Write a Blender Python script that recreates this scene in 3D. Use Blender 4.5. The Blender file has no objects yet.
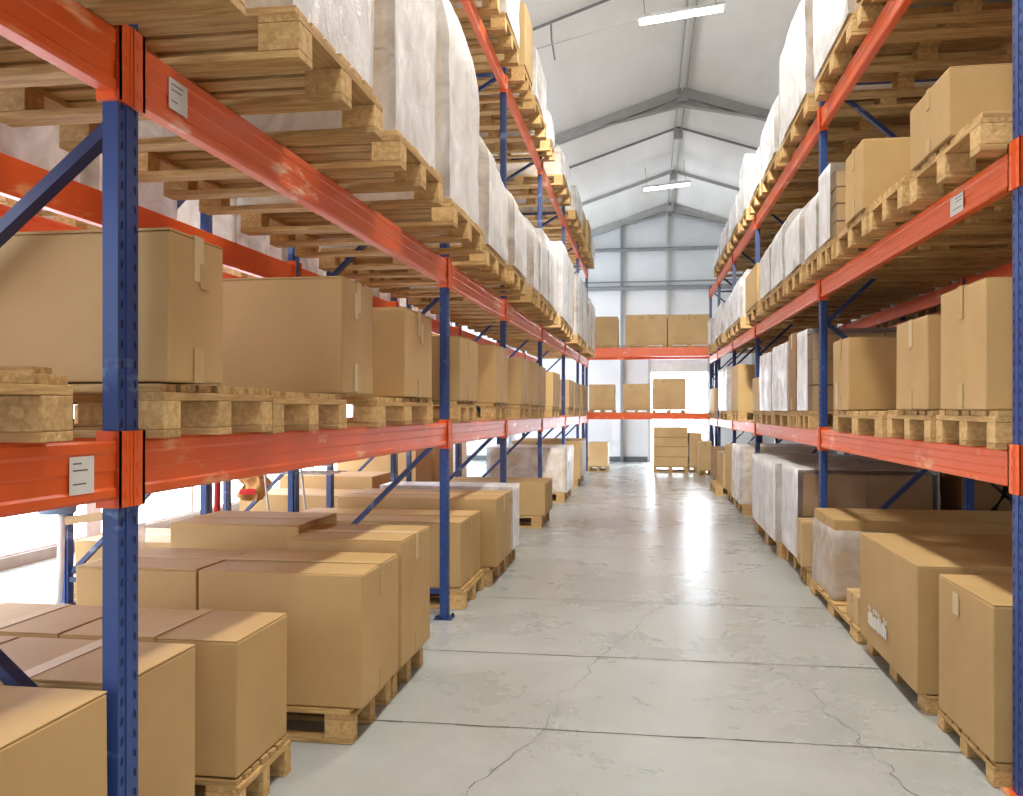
import bpy, bmesh, math, random
from mathutils import Vector, noise, Matrix
random.seed(7)
scene = bpy.context.scene
COL = scene.collection
R = math.radians

# ------------------------------------------------------------------ materials
def lin(c):
    return tuple(((v/255)/12.92 if v/255 <= .04045 else ((v/255+.055)/1.055)**2.4) for v in c) + (1,)

def new_mat(name):
    m = bpy.data.materials.new(name); m.use_nodes = True
    nt = m.node_tree
    return m, nt, nt.nodes['Principled BSDF']

def N(nt, t, **kw):
    n = nt.nodes.new(t)
    for k, v in kw.items(): setattr(n, k, v)
    return n

def ramp(nt, fac, stops):
    r = N(nt, 'ShaderNodeValToRGB')
    e = r.color_ramp.elements
    while len(e) < len(stops): e.new(.5)
    for i, (p, c) in enumerate(stops):
        e[i].position = p; e[i].color = c
    nt.links.new(fac, r.inputs['Fac'])
    return r.outputs['Color']

def texco(nt, scale=(1, 1, 1), rnd=True):
    tc = N(nt, 'ShaderNodeTexCoord')
    mp = N(nt, 'ShaderNodeMapping'); mp.inputs['Scale'].default_value = scale
    nt.links.new(tc.outputs['Object'], mp.inputs['Vector'])
    if rnd:
        oi = N(nt, 'ShaderNodeObjectInfo')
        mu = N(nt, 'ShaderNodeMath', operation='MULTIPLY'); mu.inputs[1].default_value = 37.0
        nt.links.new(oi.outputs['Random'], mu.inputs[0])
        cb = N(nt, 'ShaderNodeCombineXYZ')
        for i in range(3): nt.links.new(mu.outputs[0], cb.inputs[i])
        nt.links.new(cb.outputs[0], mp.inputs['Location'])
    return mp.outputs['Vector']

def noise_tex(nt, vec, scale, detail=4, rough=.6, dist=0):
    n = N(nt, 'ShaderNodeTexNoise')
    n.inputs['Scale'].default_value = scale; n.inputs['Detail'].default_value = detail
    n.inputs['Roughness'].default_value = rough; n.inputs['Distortion'].default_value = dist
    nt.links.new(vec, n.inputs['Vector'])
    return n.outputs['Fac']

def bump(nt, b, fac, strength, dist=.01):
    bp = N(nt, 'ShaderNodeBump'); bp.inputs['Strength'].default_value = strength
    bp.inputs['Distance'].default_value = dist
    nt.links.new(fac, bp.inputs['Height']); nt.links.new(bp.outputs['Normal'], b.inputs['Normal'])

def random_value(nt, color, lo, hi):
    oi = N(nt, 'ShaderNodeObjectInfo')
    mr = N(nt, 'ShaderNodeMapRange'); mr.inputs['To Min'].default_value = lo; mr.inputs['To Max'].default_value = hi
    nt.links.new(oi.outputs['Random'], mr.inputs['Value'])
    hs = N(nt, 'ShaderNodeHueSaturation')
    nt.links.new(mr.outputs['Result'], hs.inputs['Value']); nt.links.new(color, hs.inputs['Color'])
    return hs.outputs['Color']

def simple(name, c, rough=.5, metal=0, c2=None, nscale=6, spec=.5, stretch=(1, 1, 1), bmp=0, rnd=None):
    m, nt, b = new_mat(name)
    b.inputs['Roughness'].default_value = rough; b.inputs['Metallic'].default_value = metal
    b.inputs['Specular IOR Level'].default_value = spec
    v = texco(nt, stretch)
    f = noise_tex(nt, v, nscale)
    col = ramp(nt, f, [(.35, lin(c2 or [x*.93 for x in c])), (.65, lin(c))])
    if rnd: col = random_value(nt, col, *rnd)
    nt.links.new(col, b.inputs['Base Color'])
    if bmp: bump(nt, b, f, bmp)
    return m

def cardboard(name, c, c2):
    m, nt, b = new_mat(name)
    b.inputs['Roughness'].default_value = .62; b.inputs['Specular IOR Level'].default_value = .3
    v = texco(nt, (1, 1, 1))
    f = noise_tex(nt, v, 2.2, 5, .55)
    col = ramp(nt, f, [(.3, lin(c2)), (.7, lin(c))])
    col = random_value(nt, col, .93, 1.06)
    nt.links.new(col, b.inputs['Base Color'])
    v2 = texco(nt, (3, 3, 90))
    f2 = noise_tex(nt, v2, 3, 2)
    bump(nt, b, f2, .06, .004)
    return m

def wood(name, c, c2, stretch):
    m, nt, b = new_mat(name)
    b.inputs['Roughness'].default_value = .7; b.inputs['Specular IOR Level'].default_value = .25
    v = texco(nt, stretch)
    f = noise_tex(nt, v, 4, 6, .65, .6)
    col = ramp(nt, f, [(.28, lin(c2)), (.5, lin([(x+y)/2 for x, y in zip(c, c2)])), (.72, lin(c))])
    col = random_value(nt, col, .85, 1.08)
    nt.links.new(col, b.inputs['Base Color'])
    bump(nt, b, f, .35, .006)
    return m

def paint(name, c, c2, wear, rough=.38):
    m, nt, b = new_mat(name)
    b.inputs['Roughness'].default_value = rough
    v = texco(nt, (1, .6, 1))
    f = noise_tex(nt, v, 2.5, 4)
    base = ramp(nt, f, [(.3, lin(c2)), (.7, lin(c))])
    v2 = texco(nt, (1, .45, 1.6))
    g = noise_tex(nt, v2, 5, 6, .62)
    k = ramp(nt, g, [(.60, (0, 0, 0, 1)), (.68, (1, 1, 1, 1))])
    mx = N(nt, 'ShaderNodeMix', data_type='RGBA')
    nt.links.new(k, mx.inputs['Factor']); nt.links.new(base, mx.inputs['A']); mx.inputs['B'].default_value = lin(wear)
    nt.links.new(mx.outputs['Result'], b.inputs['Base Color'])
    bump(nt, b, g, .08, .003)
    return m

def wrap_mat(name, lo, hi):
    m, nt, b = new_mat(name)
    out = nt.nodes['Material Output']
    b.inputs['Base Color'].default_value = lin((246, 246, 246))
    b.inputs['Roughness'].default_value = .28
    v = texco(nt, (1, 1, 1))
    f = noise_tex(nt, v, 3.2, 5, .6, .8)
    v2 = texco(nt, (2.2, 2.2, 1.0))
    g = noise_tex(nt, v2, 5, 7, .72, 1.6)
    bump(nt, b, g, .75, .03)
    t = N(nt, 'ShaderNodeBsdfTransparent')
    mr = N(nt, 'ShaderNodeMapRange'); mr.inputs['From Min'].default_value = .3; mr.inputs['From Max'].default_value = .7
    mr.inputs['To Min'].default_value = lo; mr.inputs['To Max'].default_value = hi
    nt.links.new(f, mr.inputs['Value'])
    ms = N(nt, 'ShaderNodeMixShader')
    nt.links.new(mr.outputs['Result'], ms.inputs['Fac'])
    nt.links.new(t.outputs[0], ms.inputs[1]); nt.links.new(b.outputs[0], ms.inputs[2])
    nt.links.new(ms.outputs[0], out.inputs['Surface'])
    return m

def emit(name, c, s):
    m, nt, b = new_mat(name)
    b.inputs['Base Color'].default_value = lin(c)
    v = texco(nt, (1, 1, 1), False)
    f = noise_tex(nt, v, .8, 2)
    col = ramp(nt, f, [(.2, lin([x*.97 for x in c])), (.8, lin(c))])
    nt.links.new(col, b.inputs['Emission Color'])
    b.inputs['Emission Strength'].default_value = s
    return m

def floor_mat():
    m, nt, b = new_mat('polished_concrete')
    v = texco(nt, (1, 1, 1), False)
    big = noise_tex(nt, v, .8, 8, .7, .2)
    small = noise_tex(nt, v, 7, 8, .75)
    col = ramp(nt, big, [(.3, lin((158, 163, 160))), (.5, lin((168, 172, 168))), (.7, lin((180, 184, 181)))])
    k = ramp(nt, small, [(.3, (.86, .86, .85, 1)), (.65, (1, 1, 1, 1))])
    mx = N(nt, 'ShaderNodeMix', data_type='RGBA', blend_type='MULTIPLY'); mx.inputs['Factor'].default_value = .55
    nt.links.new(col, mx.inputs['A']); nt.links.new(k, mx.inputs['B'])
    nt.links.new(mx.outputs['Result'], b.inputs['Base Color'])
    r = N(nt, 'ShaderNodeMapRange'); r.inputs['To Min'].default_value = .2; r.inputs['To Max'].default_value = .36
    nt.links.new(big, r.inputs['Value']); nt.links.new(r.outputs['Result'], b.inputs['Roughness'])
    bump(nt, b, small, .015, .003)
    return m

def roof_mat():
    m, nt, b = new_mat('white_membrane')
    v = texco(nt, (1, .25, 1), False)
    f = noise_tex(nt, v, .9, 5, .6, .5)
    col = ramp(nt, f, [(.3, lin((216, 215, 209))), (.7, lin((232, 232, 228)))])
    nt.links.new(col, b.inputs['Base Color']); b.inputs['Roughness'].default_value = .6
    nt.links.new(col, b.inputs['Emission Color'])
    b.inputs['Emission Strength'].default_value = .12          # faint glow added to the roof as soft fill from above
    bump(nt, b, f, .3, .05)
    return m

M = dict(
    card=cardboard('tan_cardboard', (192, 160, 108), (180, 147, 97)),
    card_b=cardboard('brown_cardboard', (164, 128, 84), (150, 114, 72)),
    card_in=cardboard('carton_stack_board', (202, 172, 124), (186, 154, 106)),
    tape=simple('parcel_tape', (194, 164, 112), .55, spec=.25),
    tapew=simple('clear_white_tape', (212, 188, 146), .5, spec=.3),
    tone=simple('pale_box_label', (184, 152, 104), .6),
    wood=wood('pallet_pine', (220, 190, 132), (158, 120, 72), (1.2, 14, 14)),
    woody=wood('pallet_pine_cross', (216, 184, 126), (156, 118, 72), (14, 1.2, 14)),
    block=wood('pallet_block_wood', (226, 196, 138), (176, 138, 86), (10, 10, 10)),
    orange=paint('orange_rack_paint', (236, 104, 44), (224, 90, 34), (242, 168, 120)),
    orange_l=paint('worn_highlit_orange_paint', (234, 118, 78), (226, 100, 60), (246, 206, 176)),  # paler orange; its light patches are scuffs and painted-in highlights
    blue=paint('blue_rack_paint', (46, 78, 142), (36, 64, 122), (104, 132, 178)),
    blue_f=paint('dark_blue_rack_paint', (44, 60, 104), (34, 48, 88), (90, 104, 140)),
    hole=simple('dark_hole', (20, 34, 70), .8),
    navy=paint('dark_blue_brace_paint', (44, 62, 110), (30, 46, 88), (120, 130, 150)),
    steel=simple('grey_steel', (176, 178, 176), .5, .0),
    pale=simple('pale_grey_steel', (192, 194, 192), .5, .1),
    wrap=wrap_mat('white_stretch_film', .64, 1.0), wrap_s=wrap_mat('thin_stretch_film', .22, .55), wrap_c=wrap_mat('near_clear_film', .02, .16),
    wrap_t=wrap_mat('clear_stretch_film', .42, .92),
    paper=simple('white_label_paper', (228, 228, 220), .5),
    ink=simple('grey_label_print', (110, 112, 118), .6),
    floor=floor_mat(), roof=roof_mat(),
    joint=simple('dark_joint', (84, 84, 78), .95, nscale=14, c2=(116, 116, 108), spec=.1),
    wall=simple('white_wall_panel', (222, 227, 230), .6, c2=(212, 218, 222), nscale=1.2),
    wall_w=simple('bright_white_wall', (240, 242, 245), .6),
    rail=simple('wall_rail_grey', (136, 140, 143), .5, .0),
    dark=simple('dark_skirting', (96, 102, 106), .7),
    black=simple('black_metal', (28, 28, 30), .45),
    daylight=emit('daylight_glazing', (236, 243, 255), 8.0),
    daydoor=emit('daylight_outside', (238, 246, 255), 22.0),
    tube=emit('fluorescent_tube', (255, 253, 245), 26),
    white=simple('white_enamel', (236, 236, 234), .4),
    greyblue=simple('grey_blue_plastic', (120, 142, 172), .5),
    red=simple('red_fabric', (196, 44, 40), .8),
    yellow=simple('ochre_fabric', (196, 150, 92), .8),
    film=wrap_mat('thin_film', .25, .6),
)

# ------------------------------------------------------------------ mesh helpers
class MB:
    def __init__(s): s.v = []; s.f = []; s.mi = []
    def poly(s, pts, mi=0):
        n = len(s.v); s.v += [tuple(p) for p in pts]; s.f.append(tuple(range(n, n+len(pts)))); s.mi.append(mi)
    def box(s, x0, x1, y0, y1, z0, z1, mi=0, j=0):
        n = len(s.v)
        for z in (z0, z1):
            for x, y in ((x0, y0), (x1, y0), (x1, y1), (x0, y1)):
                s.v.append((x+random.uniform(-j, j), y+random.uniform(-j, j), z+random.uniform(-j, j)))
        for q in ((3, 2, 1, 0), (4, 5, 6, 7), (0, 1, 5, 4), (1, 2, 6, 5), (2, 3, 7, 6), (3, 0, 4, 7)):
            s.f.append(tuple(n+i for i in q)); s.mi.append(mi)
    def bar(s, a, b, w, h=None, mi=0, up=(0, 0, 1)):
        h = h or w; a = Vector(a); b = Vector(b); d = (b-a).normalized()
        u = Vector(up)
        if abs(d.dot(u)) > .95: u = Vector((1, 0, 0))
        sx = d.cross(u).normalized(); sy = sx.cross(d).normalized()
        n = len(s.v)
        for p in (a, b):
            for i, k in ((-1, -1), (1, -1), (1, 1), (-1, 1)):
                s.v.append(tuple(p+sx*(i*w/2)+sy*(k*h/2)))
        for q in ((3, 2, 1, 0), (4, 5, 6, 7), (0, 1, 5, 4), (1, 2, 6, 5), (2, 3, 7, 6), (3, 0, 4, 7)):
            s.f.append(tuple(n+i for i in q)); s.mi.append(mi)
    def tube(s, pts, r, seg=10, mi=0, r2=None):
        pts = [Vector(p) for p in pts]; rings = []
        for i, p in enumerate(pts):
            d = (pts[min(i+1, len(pts)-1)]-pts[max(i-1, 0)]).normalized()
            u = Vector((0, 0, 1)) if abs(d.z) < .9 else Vector((1, 0, 0))
            a = d.cross(u).normalized(); c = a.cross(d).normalized()
            n = len(s.v); rr = r if r2 is None else r+(r2-r)*i/(len(pts)-1)
            for k in range(seg):
                t = 2*math.pi*k/seg
                s.v.append(tuple(p+a*(rr*math.cos(t))+c*(rr*math.sin(t))))
            rings.append(n)
        for i in range(len(rings)-1):
            for k in range(seg):
                k2 = (k+1) % seg
                s.f.append((rings[i]+k, rings[i]+k2, rings[i+1]+k2, rings[i+1]+k)); s.mi.append(mi)
        s.f.append(tuple(rings[0]+k for k in range(seg))[::-1]); s.mi.append(mi)
        s.f.append(tuple(rings[-1]+k for k in range(seg))); s.mi.append(mi)
    def prism(s, prof, y0, y1, mi=0):          # profile in (x, z), extruded along y
        n = len(s.v); k = len(prof)
        for y in (y0, y1): s.v += [(x, y, z) for x, z in prof]
        s.f.append(tuple(range(n, n+k))); s.mi.append(mi)
        s.f.append(tuple(range(n+k, n+2*k))[::-1]); s.mi.append(mi)
        for i in range(k):
            i2 = (i+1) % k
            s.f.append((n+i, n+k+i, n+k+i2, n+i2)); s.mi.append(mi)
    def mesh(s, name, mats, bevel=0, smooth=False):
        me = bpy.data.meshes.new(name)
        me.from_pydata(s.v, [], s.f)
        for m in mats: me.materials.append(m)
        me.polygons.foreach_set('material_index', s.mi)
        bm = bmesh.new(); bm.from_mesh(me)
        bmesh.ops.recalc_face_normals(bm, faces=bm.faces)
        if bevel:
            bmesh.ops.bevel(bm, geom=list(bm.edges), offset=bevel, segments=2, affect='EDGES', profile=.5, clamp_overlap=True)
        bm.to_mesh(me); bm.free()
        if smooth: me.polygons.foreach_set('use_smooth', [True]*len(me.polygons))
        return me

def link(name, me, parent=None, loc=(0, 0, 0)):
    o = bpy.data.objects.new(name, me); COL.objects.link(o); o.location = loc
    if parent: o.parent = parent
    return o

def thing(name, label, cat, loc=(0, 0, 0), group=None):
    o = bpy.data.objects.new(name, None); COL.objects.link(o); o.location = loc
    o.empty_display_size = .2
    tag(o, label, cat, group)
    return o

def tag(o, label, cat, group=None):
    o['label'] = label; o['category'] = cat
    if group: o['group'] = group
    return o

def struct(o): o['kind'] = 'structure'; return o

ORD = ['nearest', 'second', 'third', 'fourth', 'fifth', 'sixth', 'seventh', 'eighth', 'ninth', 'tenth', 'eleventh', 'twelfth', 'thirteenth', 'fourteenth', 'fifteenth', 'sixteenth', 'seventeenth', 'eighteenth']
def nth(i): return ORD[i]

# ------------------------------------------------------------------ the hall
XL, XR, Y0, Y1 = -5.5, 5.5, -3.0, 23.0
RX, RZ, SL = .55, 6.6, .33
def roof_z(x): return RZ-abs(x-RX)*SL

b = MB(); b.poly([(XL-.3, Y0, 0), (XR+.3, Y0, 0), (XR+.3, Y1+3, 0), (XL-.3, Y1+3, 0)])
floor = struct(link('floor', b.mesh('floor', [M['floor']])))
# joints and cracks in the slab
def strip(pts, w, jit=.2):
    q = MB()
    for i in range(len(pts)-1):
        (xa, ya), (xb, yb) = pts[i], pts[i+1]
        d = Vector((xb-xa, yb-ya)).normalized(); n = Vector((-d.y, d.x))
        wa = w*random.uniform(1-jit, 1+jit)/2
        q.poly([(xa-n.x*wa, ya-n.y*wa, .0012), (xb-n.x*wa, yb-n.y*wa, .0012), (xb+n.x*wa, yb+n.y*wa, .0012), (xa+n.x*wa, ya+n.y*wa, .0012)])
    return q
for y, w in ((2.6, .008), (3.84, .011), (5.0, .010), (6.45, .009), (8.9, .010), (12.2, .012), (16, .014)):
    pts = [(-5.4+i*.12, y+random.uniform(-.004, .004)) for i in range(91)]
    link('floor_joint', strip(pts, w, .5).mesh('floor_joint', [M['joint']]), floor)
pts = [(-.62, 2.9)]
while pts[-1][1] < 7.5: pts.append((pts[-1][0]+random.uniform(-.02, .045), pts[-1][1]+random.uniform(.04, .09)))
link('floor_crack', strip(pts, .003, .6).mesh('floor_crack', [M['joint']]), floor)
pts = [(1.02, 3.2)]
while pts[-1][1] < 5.0: pts.append((pts[-1][0]+random.uniform(-.05, .03), pts[-1][1]+random.uniform(.03, .07)))
link('floor_crack', strip(pts, .003, .6).mesh('floor_crack', [M['joint']]), floor)

# back wall with a doorway
DX0, DX1, DZ = .07, 1.50, 2.65
b = MB()
gx = [XL, DX0, RX, DX1, XR]
b.poly([(XL, Y1, 0), (DX0, Y1, 0), (DX0, Y1, roof_z(DX0)), (XL, Y1, roof_z(XL))])
b.poly([(DX0, Y1, DZ), (RX, Y1, DZ), (RX, Y1, RZ), (DX0, Y1, roof_z(DX0))])
b.poly([(RX, Y1, DZ), (DX1, Y1, DZ), (DX1, Y1, roof_z(DX1)), (RX, Y1, RZ)])
b.poly([(DX1, Y1, 0), (XR, Y1, 0), (XR, Y1, roof_z(XR)), (DX1, Y1, roof_z(DX1))])
struct(link('wall_back', b.mesh('wall_back', [M['wall']])))
b = MB(); b.box(DX0-.8, DX1+.8, Y1+.9, Y1+.95, -.02, 3.6)
struct(link('window_2', b.mesh('daylight', [M['daydoor']])))
fr = MB()
for x in (DX0-.03, DX1+.03): fr.box(x-.04, x+.04, Y1-.05, Y1+.05, 0, DZ+.06)
fr.box(DX0+.01, DX1-.01, Y1-.05, Y1+.05, DZ, DZ+.07)
dr = struct(link('door_1', fr.mesh('door_frame', [M['pale']])))
b = MB()
for i in range(7): b.prism([(DX0+.01, DZ-.02-.05*i), (DX0+.01, DZ-.07-.05*i), (DX1-.01, DZ-.07-.05*i), (DX1-.01, DZ-.02-.05*i)], Y1-.02, Y1+.0+.01*(i % 2))
link('roller_shutter', b.mesh('roller_shutter', [M['white']]), dr)
b = MB(); b.box(XL, DX0-.08, Y1-.04, Y1, 0, .13); b.box(DX1+.08, XR, Y1-.04, Y1, 0, .13)
struct(link('baseboard_back', b.mesh('baseboard_back', [M['dark']])))
# columns and rails of the back wall
k = 1
for x in (-3.6, -.66, .48, 2.6):
    b = MB(); z0 = 0 if not DX0 < x < DX1 else DZ+.08
    zt = roof_z(x)-.05
    wc = .035 if x == -.66 else .03
    b.box(x-wc, x+wc, Y1-.12, Y1-.105, z0, zt); b.box(x-wc, x+wc, Y1-.015, Y1-.001, z0, zt); b.box(x-.012, x+.012, Y1-.105, Y1-.015, z0, zt)
    struct(link('trim_%d' % k, b.mesh('column', [M['rail'] if x == -.66 else M['pale']]))); k += 1
for z, r in ((5.40, .05), (4.42, .06), (4.58, .02), (2.95, .025)):
    b = MB(); b.tube([(XL if z < 4.6 else -3.0, Y1-.17, z), (XR if z < 4.9 else 4.2, Y1-.17, z)], r, 10)
    struct(link('trim_%d' % k, b.mesh('rail', [M['rail']]))); k += 1

# left wall with long glazed panels, right wall
b = MB()
zl = roof_z(XL)
b.box(XL-.1, XL, Y0, Y1, 0, .12); b.box(XL-.1, XL, Y0, Y1, 3.3, zl)
ys = [-3, 0.2, 4.2, 8.2, 12.2, 16.2, 20.0, 23]
for y in ys: b.box(XL-.1, XL, max(y-.12, Y0), min(y+.12, Y1), .12, 3.3)
struct(link('wall_left', b.mesh('wall_left', [M['wall_w']])))
b = MB(); b.box(XL, XL+.03, Y0, Y1, 0, .10)
struct(link('baseboard_left', b.mesh('baseboard_left', [M['pale']])))
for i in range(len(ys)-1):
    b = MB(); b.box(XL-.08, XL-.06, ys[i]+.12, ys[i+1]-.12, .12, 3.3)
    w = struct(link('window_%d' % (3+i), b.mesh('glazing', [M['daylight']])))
    q = MB(); ym = (ys[i]+ys[i+1])/2
    q.box(XL-.06, XL-.02, ym-.03, ym+.03, .12, 3.3); q.box(XL-.06, XL-.02, ys[i]+.12, ys[i+1]-.12, 1.9, 1.96)
    link('window_frame', q.mesh('window_frame', [M['white']]), w)
b = MB(); b.poly([(XR, Y0, 0), (XR, Y1, 0), (XR, Y1, roof_z(XR)), (XR, Y0, roof_z(XR))])
struct(link('wall_right', b.mesh('wall_right', [M['wall']])))
# roof
b = MB()
n = 26
for i in range(n):
    ya, yb = Y0+(Y1-Y0)*i/n, Y0+(Y1-Y0)*(i+1)/n
    for xs in ([XL, -2.5, RX], [RX, 3, XR]):
        for a, c in zip(xs[:-1], xs[1:]):
            b.poly([(a, ya, roof_z(a)), (c, ya, roof_z(c)), (c, yb, roof_z(c)), (a, yb, roof_z(a))])
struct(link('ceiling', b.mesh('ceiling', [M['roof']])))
# rafters
def rafter(y, w, h, haunch):
    b = MB()
    for sx, xe in ((-1, XL), (1, XR)):
        p0 = Vector((RX, y, RZ-.02-h/2)); p1 = Vector((xe, y, roof_z(xe)-.02-h/2))
        b.bar(p0, p1, w*.55, h)
        if h > .09: b.bar(p0+Vector((0, 0, -h/2)), p1+Vector((0, 0, -h/2)), w, .02)
        if haunch:
            q0 = Vector((RX, y, RZ-h-.16)); q1 = Vector((RX+sx*1.3, y, roof_z(RX+1.3)-h))
            b.bar(q0, q1, w, .02); b.poly([q0, q1, (RX+sx*1.3, y, roof_z(RX+1.3)-.05), (RX, y, RZ-.05)])
    return b
for y, w, h, hh in ((5.4, .14, .2, 1), (10.6, .03, .03, 0), (14.7, .12, .15, 1), (16.7, .03, .04, 0), (19.7, .05, .07, 0), (22.9, .12, .16, 1)):
    struct(link('trim_%d' % k, rafter(y, w, h, hh).mesh('rafter', [M['steel'] if h > .06 else M['rail']]))); k += 1
b = MB()
b.box(RX-.07, RX-.05, Y0, Y1, RZ-.13, RZ-.06); b.box(RX+.05, RX+.07, Y0, Y1, RZ-.13, RZ-.06)
for y in (14.7, 16.7, 19.7, 22.8): b.box(RX-.08, RX+.08, y-.05, y+.05, RZ-.26, RZ-.10)
struct(link('trim_%d' % k, b.mesh('ridge_purlin', [M['steel']]))); k += 1
for x in (-3.6, -2.2, 2.8, 4.3):
    b = MB(); b.bar((x, Y0, roof_z(x)-.1), (x, Y1, roof_z(x)-.1), .05, .06)
    struct(link('trim_%d' % k, b.mesh('purlin', [M['pale']]))); k += 1

# ------------------------------------------------------------------ hanging lamps
def lamp(x, y, z, label, tilt=.0, L=1.2):
    t = thing('hanging_tube_lamp', label, 'ceiling lamp', (x, y, z), 'fluorescent tube lamps under the ridge')
    b = MB(); b.prism([(-.07, 0), (.07, 0), (.04, .05), (-.04, .05)], -L/2, L/2)
    h = link('lamp_housing', b.mesh('lamp_housing', [M['white']]), t)
    b = MB(); b.tube([(0, -L/2+.03, -.025), (0, L/2-.03, -.025)], .026, 12)
    link('tube', b.mesh('tube', [M['tube']], smooth=True), t)
    for s in (-1, 1):
        b = MB(); b.tube([(0, s*L*.4, .05), (0, s*L*.4, roof_z(x)-z-.05)], .004, 6)
        link('suspension_wire', b.mesh('suspension_wire', [M['rail']]), t)
        b = MB(); b.box(-.03, .03, s*L/2-.03*(s > 0), s*L/2+.03*(s < 0), -.055, 0)
        link('tube_holder', b.mesh('tube_holder', [M['white']]), t)
    t.rotation_euler = (tilt, 0, R(90))
    return t
lamp(.38, 10.6, 6.0, 'bright fluorescent tube lamp hanging highest, at the top edge of the view', -R(6), 1.02)
lamp(.38, 18.8, 6.0, 'far fluorescent tube lamp hanging under the ridge near the back wall', -R(5), 1.0)
lamp(.38, 4.4, 6.0, 'fluorescent tube lamp hanging above the near part of the aisle')
b = MB(); P_ = [(-2.0+.29*i, 10.45, 5.50+.065*i-.02*math.sin(i*.5)) for i in range(8)]
b.tube(P_, .008, 6)
tag(link('lamp_cable', b.mesh('lamp_cable', [M['pale']])), 'thin pale cable running from the left roof to the nearer tube lamp', 'cable')
b = MB(); b.tube([(-1.15, 10.6, 6.02), (-1.14, 10.6, 5.8), (-1.10, 10.6, 5.55)], .012, 6)
tag(link('roof_hook', b.mesh('roof_hook', [M['rail']])), 'short dark rod hanging from the roof line left of the nearer lamp', 'rod')

# ------------------------------------------------------------------ racks
def ltop(key, y):
    return dict(L1=1.33-.006*y, L2=2.33+.006*y, L3=4.53-.008*y, R1=1.26-.005*y, R2=2.305+.009*y, R3=3.55+.018*y)[key]
THK = dict(L1=.148, L2=.155, L3=.12, R1=.135, R2=.13, R3=.14)

def post_mesh(name, h, sx, holes=True, w=.09, d=.05, mat='blue'):
    # omega shaped post; face towards the aisle is at x = 0 (sx = direction of the aisle)
    b = MB()
    prof = [(0, -w/2), (0, w/2), (-d*.7*sx, w/2), (-d*.7*sx, w/2-.012), (-d*sx, w/2-.012), (-d*sx, -w/2+.012), (-d*.7*sx, -w/2+.012), (-d*.7*sx, -w/2)]
    n = len(prof)
    base = len(b.v)
    for z in (0.008, h): b.v += [(x, y, z) for x, y in prof]
    b.f.append(tuple(range(n))[::-1]); b.mi.append(0)
    b.f.append(tuple(range(n, 2*n))); b.mi.append(0)
    for i in range(n):
        b.f.append((i, (i+1) % n, n+(i+1) % n, n+i)); b.mi.append(0)
    b.box(-.004*sx, .003*sx, -.012, .012, .01, h, 0)      # raised centre rib
    if holes:
        z = .06
        while z < h-.03:
            for s in (-1, 1):
                y = s*.029
                pts = []
                for k in range(8):
                    t = 2*math.pi*k/8
                    pts.append((.0012*sx, y+.0055*math.cos(t)+s*-.002*math.sin(t), z+.010*math.sin(t)+(-.004 if math.sin(t) < -.5 else 0)))
                b.poly(pts, 1)
            z += .05
    return b.mesh(name, [M[mat], M['hole']])

def frame(side, x_front, depth, y, h, nodes, label, holes=True, group='blue rack upright frames'):
    sx = 1 if side == 'L' else -1
    t = thing('rack_upright_frame', label, 'rack frame', (x_front, y, 0), group)
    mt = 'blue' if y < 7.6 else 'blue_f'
    link('post', post_mesh('post', h, sx, holes, mat=mt), t)
    pm = post_mesh('post', h, -sx, False, mat=mt)
    link('post', pm, t, (-sx*depth, 0, 0))
    for x in (-.025*sx, -sx*depth+.025*sx):
        f = MB(); f.box(x-.06, x+.06, -.065, .065, 0, .008); f.tube([(x+.045, .05, .008), (x+.045, .05, .025)], .009, 6); f.tube([(x-.045, -.05, .008), (x-.045, -.05, .025)], .009, 6)
        link('foot_plate', f.mesh('foot_plate', [M['orange'] if side == 'R' else M['navy']]), t)
    xf, xr = -.05*sx, -sx*(depth-.05)
    front = nodes[0]; zs = nodes[1:]
    for a, c in zip(zs[:-1], zs[1:]):
        if a > h or c > h: break
        xa, xb = (xf, xr) if front else (xr, xf)
        q = MB(); q.bar((xa, .012, a), (xb, .012, c), .03, .045, up=(0, 1, 0))
        q.tube([(xa, -.02, a), (xa, .034, a)], .008, 6)
        link('diagonal_brace', q.mesh('diagonal_brace', [M['navy']]), t)
        front = not front
    for z in (.18, h-.12):
        q = MB(); q.bar((xf, -.014, z), (xr, -.014, z), .022, .035)
        link('horizontal_brace', q.mesh('horizontal_brace', [M['navy']]), t)
    return t

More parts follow.
